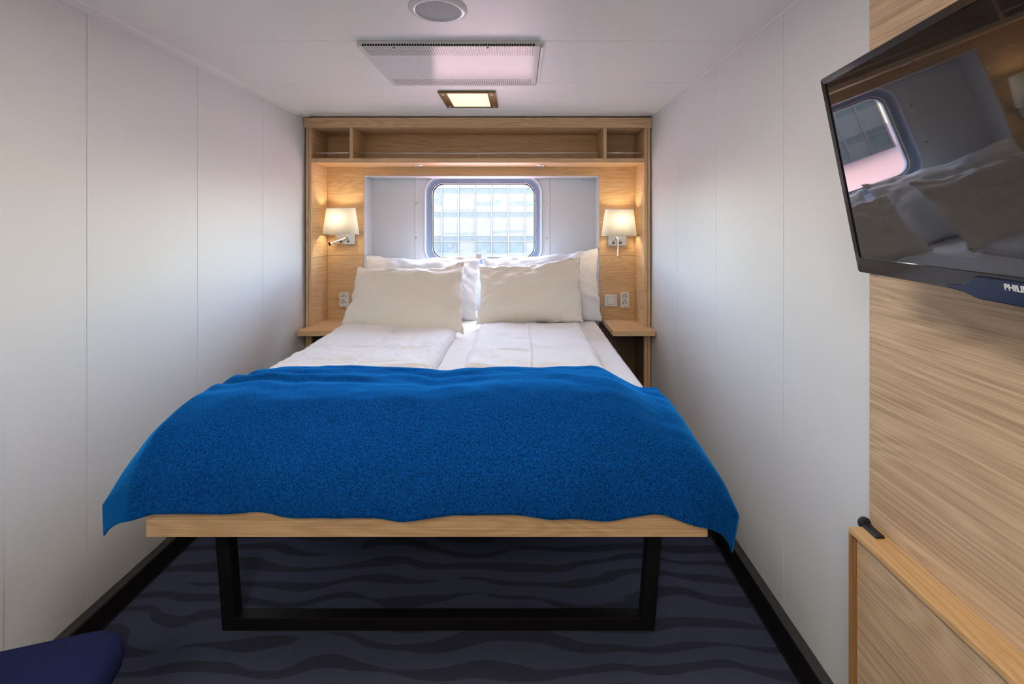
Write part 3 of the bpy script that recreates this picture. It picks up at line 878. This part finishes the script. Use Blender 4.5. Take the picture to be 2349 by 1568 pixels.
# ------------------------------------------------------------------ blue blanket
def blanket():
    # rows run from the head-side edge to the hanging front hem
    vk = [0, .16, .32, .46, .58, .70, .80, .90, 1.0]
    Yc_ = [1.905, 1.80, 1.68, 1.57, 1.47, 1.385, 1.325, 1.284, 1.268]
    Zc_ = [.772, .786, .802, .812, .800, .764, .716, .648, .565]
    Lh = [(-1.085, 1.90, .752), (-1.118, 1.78, .725), (-1.140, 1.68, .712), (-1.158, 1.58, .698), (-1.170, 1.49, .680), (-1.192, 1.425, .640), (-1.218, 1.38, .590), (-1.238, 1.355, .545), (-1.216, 1.335, .470)]
    Rh = [(.552, 1.835, .713), (.556, 1.74, .700), (.561, 1.63, .682), (.565, 1.53, .665), (.570, 1.44, .645), (.585, 1.37, .620), (.605, 1.325, .590), (.624, 1.305, .545), (.602, 1.298, .447)]
    hemX = [-1.088, -1.047, -.993, -.922, -.846, -.718, -.651, -.547, -.236, .015, .161, .236, .306, .389, .476, .526]
    hemZ = [.561, .579, .584, .576, .568, .584, .567, .563, .561, .571, .563, .552, .561, .576, .546, .540]
    nu, nv = 150, 110
    V = []
    xin0, xin1 = -1.05, .50
    for j in range(nv):
        v = j / (nv - 1)
        yc, zc = np.interp(v, vk, Yc_), np.interp(v, vk, Zc_)
        def smooth_tab(tab):
            return [float(np.mean([np.interp(min(1, max(0, v + d)), vk, tab) for d in (-.05, -.025, 0, .025, .05)])) for _ in (0,)][0]
        if 0 < j < nv - 1 and v < .95:
            yc, zc = smooth_tab(Yc_), smooth_tab(Zc_)
        l = Vector([float(np.interp(v, vk, [p[k] for p in Lh])) for k in range(3)])
        r = Vector([float(np.interp(v, vk, [p[k] for p in Rh])) for k in range(3)])
        for i in range(nu):
            u = i / (nu - 1)
            X = -1.24 + u * (.625 + 1.24)
            x_in = float(np.interp(X, [-1.24, -1.05, .47, .625], [-1.085, -1.085, .49, .49])) if not -1.05 < X < .47 else -1.085 + (X + 1.05) * (.49 + 1.085) / 1.52
            # underlying relief: two duvets, gap between them, low sheet on the switch side
            hgap = -.012 * math.exp(-((x_in + .315) / .07) ** 2)
            low = float(smoothstep(.30, .50, np.array(x_in)))
            edgeL = float(smoothstep(-.93, -1.07, np.array(x_in)))
            z = zc + .004 + hgap - .062 * low * (1 - smoothstep(.55, .95, np.array(v))) - .012 * edgeL
            y = yc - .055 * low * (1 - v)
            # higher hump over the duvet on the switch side, ridge comes further forward elsewhere
            bump = math.exp(-((x_in - .12) / .26) ** 2) * math.exp(-((v - .30) / .22) ** 2)
            z += .020 * bump
            z -= .016 * math.exp(-((x_in + .40) / .30) ** 2) * math.exp(-((v - .30) / .2) ** 2)
            z += .020 * math.exp(-((x_in + .42) / .34) ** 2) * math.exp(-((v - .56) / .13) ** 2)
            # lengthwise ripples in the lit part
            rip = math.sin(46 * (y + .10 * x_in) + 5 * fbm(x_in * 2.0, y * 1.5, 4.0)) * math.exp(-((v - .22) / .2) ** 2)
            z += .0075 * rip * (.4 + smoothstep(.2, -.5, np.array(x_in)))
            z += .009 * fbm(x_in * 3.4, v * 4.5, 7.7)
            # soft vertical folds on the hanging front
            w = float(smoothstep(.72, 1.0, np.array(v)))
            y -= w * .013 * (math.sin(x_in * 11 + 1.0) * .5 + .5 + 1.2 * fbm(x_in * 3, v * 2, 2.5))
            y -= .022 * math.exp(-((v - .72) / .14) ** 2) * (fbm(x_in * 2.2, v * 1.5, 12.5) + .3 * math.sin(x_in * 9 + 6 * v))
            hz = float(np.interp(x_in, hemX, hemZ))
            hz = float(np.mean([np.interp(x_in + d, hemX, hemZ) for d in (-.03, -.015, 0, .015, .03)]))
            z += (hz - .565) * w
            p = Vector((x_in, y, z))
            if X < -1.05:  # side overhang
                t = (-1.05 - X) / .19
                base = Vector((-1.085, y, z)); mid = base.lerp(l, .55) + Vector((-.03, 0, .035)) * (1 - .6 * v) * min(1, v / .18)
                p = base * (1 - t) ** 2 + 2 * mid * t * (1 - t) + l * t * t
            elif X > .47:
                t = (X - .47) / .155
                base = Vector((.49, y, z)); mid = base.lerp(r, .55) + Vector((.028, 0, .032)) * min(1, .1 + v / .25)
                p = base * (1 - t) ** 2 + 2 * mid * t * (1 - t) + r * t * t
            V.append(p)
    Fc = []
    for j in range(nv - 1):
        for i in range(nu - 1):
            a = j * nu + i
            Fc.append((a, a + nu, a + nu + 1, a + 1))
    o = MB().add(V, Fc, True).build('blanket', M['fleece'], None, fix=False)
    sd = o.modifiers.new('thickness', 'SOLIDIFY'); sd.thickness = .005; sd.offset = 1
    tag(o, 'royal blue fleece blanket spread over the foot of the bed', 'blanket')
blanket()

# ------------------------------------------------------------------ television
def television():
    psi, tl = math.radians(7.1), math.radians(10.5)
    d = Vector((math.sin(psi), math.cos(psi), 0))
    nh = Vector((-math.cos(psi), math.sin(psi), 0))
    u = nh * math.sin(tl) + Vector((0, 0, 1)) * math.cos(tl)
    n = u.cross(d)
    Wd, Ht = .735, .437
    P1 = px(1880, 183, 1.02)
    C = P1 - d * Wd / 2 - u * Ht / 2
    r = empty('television', C, 'black flat television tilted down on the oak wall panel', 'television')
    mat = Matrix((d, n, u)).transposed()
    r.rotation_euler = mat.to_euler()
    r.matrix_basis = Matrix.Translation(C) @ mat.to_4x4()
    hw, hh = Wd / 2, Ht / 2
    def lb(nm, mt, x0, x1, y0, y1, z0, z1, bv=.001, par=None):
        return MB().box(x0, x1, y0, y1, z0, z1).build(nm, M[mt], par or r, bv, local=True)
    def bz(x0, x1, z0, z1, y0, y1, rr):
        return [(p[0], y1, p[2]) for p in rrect(x0, x1, z0, z1, rr, 0, 5)]
    # bezel ring: outer body to inner lip
    sx0, sx1, sz0, sz1 = -hw + .013, hw - .013, -hh + .034, hh - .014
    loops = [rrect(-hw, hw, -hh, hh, .006, -.030, 5), rrect(-hw, hw, -hh, hh, .006, -.003, 5), rrect(-hw + .002, hw - .002, -hh + .002, hh - .002, .005, 0, 5),
             rrect(sx0, sx1, sz0, sz1, .002, -.001, 5), rrect(sx0, sx1, sz0, sz1, .002, -.004, 5)]
    MB().loft(loops, smooth=False).build('bezel', M['blackp'], r, local=True)
    MB().loft([rrect(-hw + .004, hw - .004, -hh + .004, hh - .004, .006, -.028, 5), rrect(-hw + .05, hw - .05, -hh + .05, hh - .05, .02, -.062, 5)], True, True, smooth=False).build('rear_housing', M['rubber'], r, local=True)
    MB().box(sx0, sx1, -.006, -.0035, sz0, sz1).build('screen', M['screen'], r, local=True)
    # flared blue-black badge under the screen, centred on the set
    bw = .078
    top = [(-bw - .055, -hh + .004), (-bw - .02, -hh + .009), (-bw + .006, -hh + .026), (bw - .006, -hh + .026), (bw + .02, -hh + .009), (bw + .055, -hh + .004)]
    bot = [(-bw - .055, -hh + .0), (-bw - .02, -hh - .003), (-bw + .006, -hh - .010), (bw - .006, -hh - .010), (bw + .02, -hh - .003), (bw + .055, -hh + .0)]
    poly = [(x - .012, z + .003) for x, z in top + bot[::-1]]
    bd = MB().loft([[(x, -.016, z) for x, z in poly], [(x, .004, z) for x, z in poly]], True, True, smooth=False).build('badge', M['tv_blue'], r, .002, local=True)
    cu = bpy.data.curves.new('brand_text', 'FONT'); cu.body = 'PHILIPS'; cu.size = .0125; cu.align_x = 'CENTER'; cu.align_y = 'CENTER'; cu.extrude = .0004; cu.offset = .0004
    to = bpy.data.objects.new('tmp_text', cu); COL.objects.link(to)
    bpy.context.view_layer.update()
    me = bpy.data.meshes.new_from_object(to.evaluated_get(bpy.context.evaluated_depsgraph_get()))
    bpy.data.objects.remove(to)
    lo = bpy.data.objects.new('brand_lettering', me); COL.objects.link(lo)
    me.materials.clear(); me.materials.append(M['print_white'])
    lo.parent = bd
    # text x runs towards the near end of the set as read from the room
    lo.matrix_local = Matrix(((-1, 0, 0, -.0105), (0, 0, 1, .0048), (0, 1, 0, -hh + .0195), (0, 0, 0, 1)))
    lb('sensor_foot', 'rubber', hw - .055, hw - .030, -.02, -.006, -hh - .003, -hh)
    # swivel mount back to the wall
    Mi = world_of(r)
    back = Mi @ Vector((0, -.062, 0))
    MB().box(WX - .012, WX, back.y - .08, back.y + .08, back.z - .10, back.z + .10).build('mount_plate', M['black_metal'], r, .002)
    MB().tube([back + Vector((-.01, 0, 0)), Vector((WX - .006, back.y, back.z))], .022, 16).build('mount_arm', M['black_metal'], r)
television()

# ------------------------------------------------------------------ low oak unit beneath the television
lc = empty('low_cabinet', (.85, .4, 0), 'low oak unit with recessed front beneath the television', 'cabinet')
LX, LZ, LY = .814, .634, 1.128
box('top_lip', M['wood_lip'], lc, LX, WX, YN + .1, LY, LZ - .014, LZ, .0015)
box('end_panel', M['wood_edge'], lc, LX, WX, LY - .009, LY, 0, LZ - .014, .001)
box('front_panel', M['wood_wall'], lc, LX + .014, LX + .030, YN + .1, LY - .009, 0, LZ - .014, .001)
st = empty('black_catch', (.86, 1.10, LZ), 'small black rubber catch on the corner of the low oak unit', 'catch')
MB().loft([[(x, y, LZ + z) for x, z in ((.846, 0), (.870, 0), (.868, .007), (.849, .007))] for y in (1.083, 1.132)], True, True, smooth=False).build('catch_body', M['rubber'], st, .002)
MB().lathe([(.0005, -.003), (.014, -.003), (.0155, 0), (.014, .006), (.0005, .006)], (.858, 1.133, LZ + .004), 'Y', 24).build('end_disc', M['rubber'], st)

# ------------------------------------------------------------------ upholstered stool
def stool():
    ang = math.radians(17)
    e1 = Vector((math.cos(ang), math.sin(ang), 0)); e2 = Vector((-math.sin(ang), math.cos(ang), 0))
    corner = Vector((-.912, 1.088, 0))
    hw, hd = .215, .215
    c = corner - e1 * hw - e2 * hd
    r = empty('upholstered_stool', (c.x, c.y, 0), 'navy fabric seat on pale wooden legs by the wall without television', 'stool')
    def lp(w, dd, rr, z):
        return [c + e1 * p[0] + e2 * p[2] + Vector((0, 0, z)) for p in rrect(-w, w, -dd, dd, rr, 0, 10)]
    prof = [(.19, .372), (.203, .376), (.211, .388), (.215, .405), (.213, .425), (.205, .440), (.192, .448), (.15, .452), (.08, .454)]
    MB().loft([lp(w, w, min(.075, w * .5), z) for w, z in prof], True, True).build('seat', M['seat'], r)
    lt = []
    for a, b in ((1, 1), (1, -1), (-1, 1), (-1, -1)):
        t = c + e1 * a * .155 + e2 * b * .155 + Vector((0, 0, .374)); q = c + e1 * a * .178 + e2 * b * .178
        MB().tube([q, t], [.012, .019], 14).build('leg', M['pale_wood'], r)
stool()
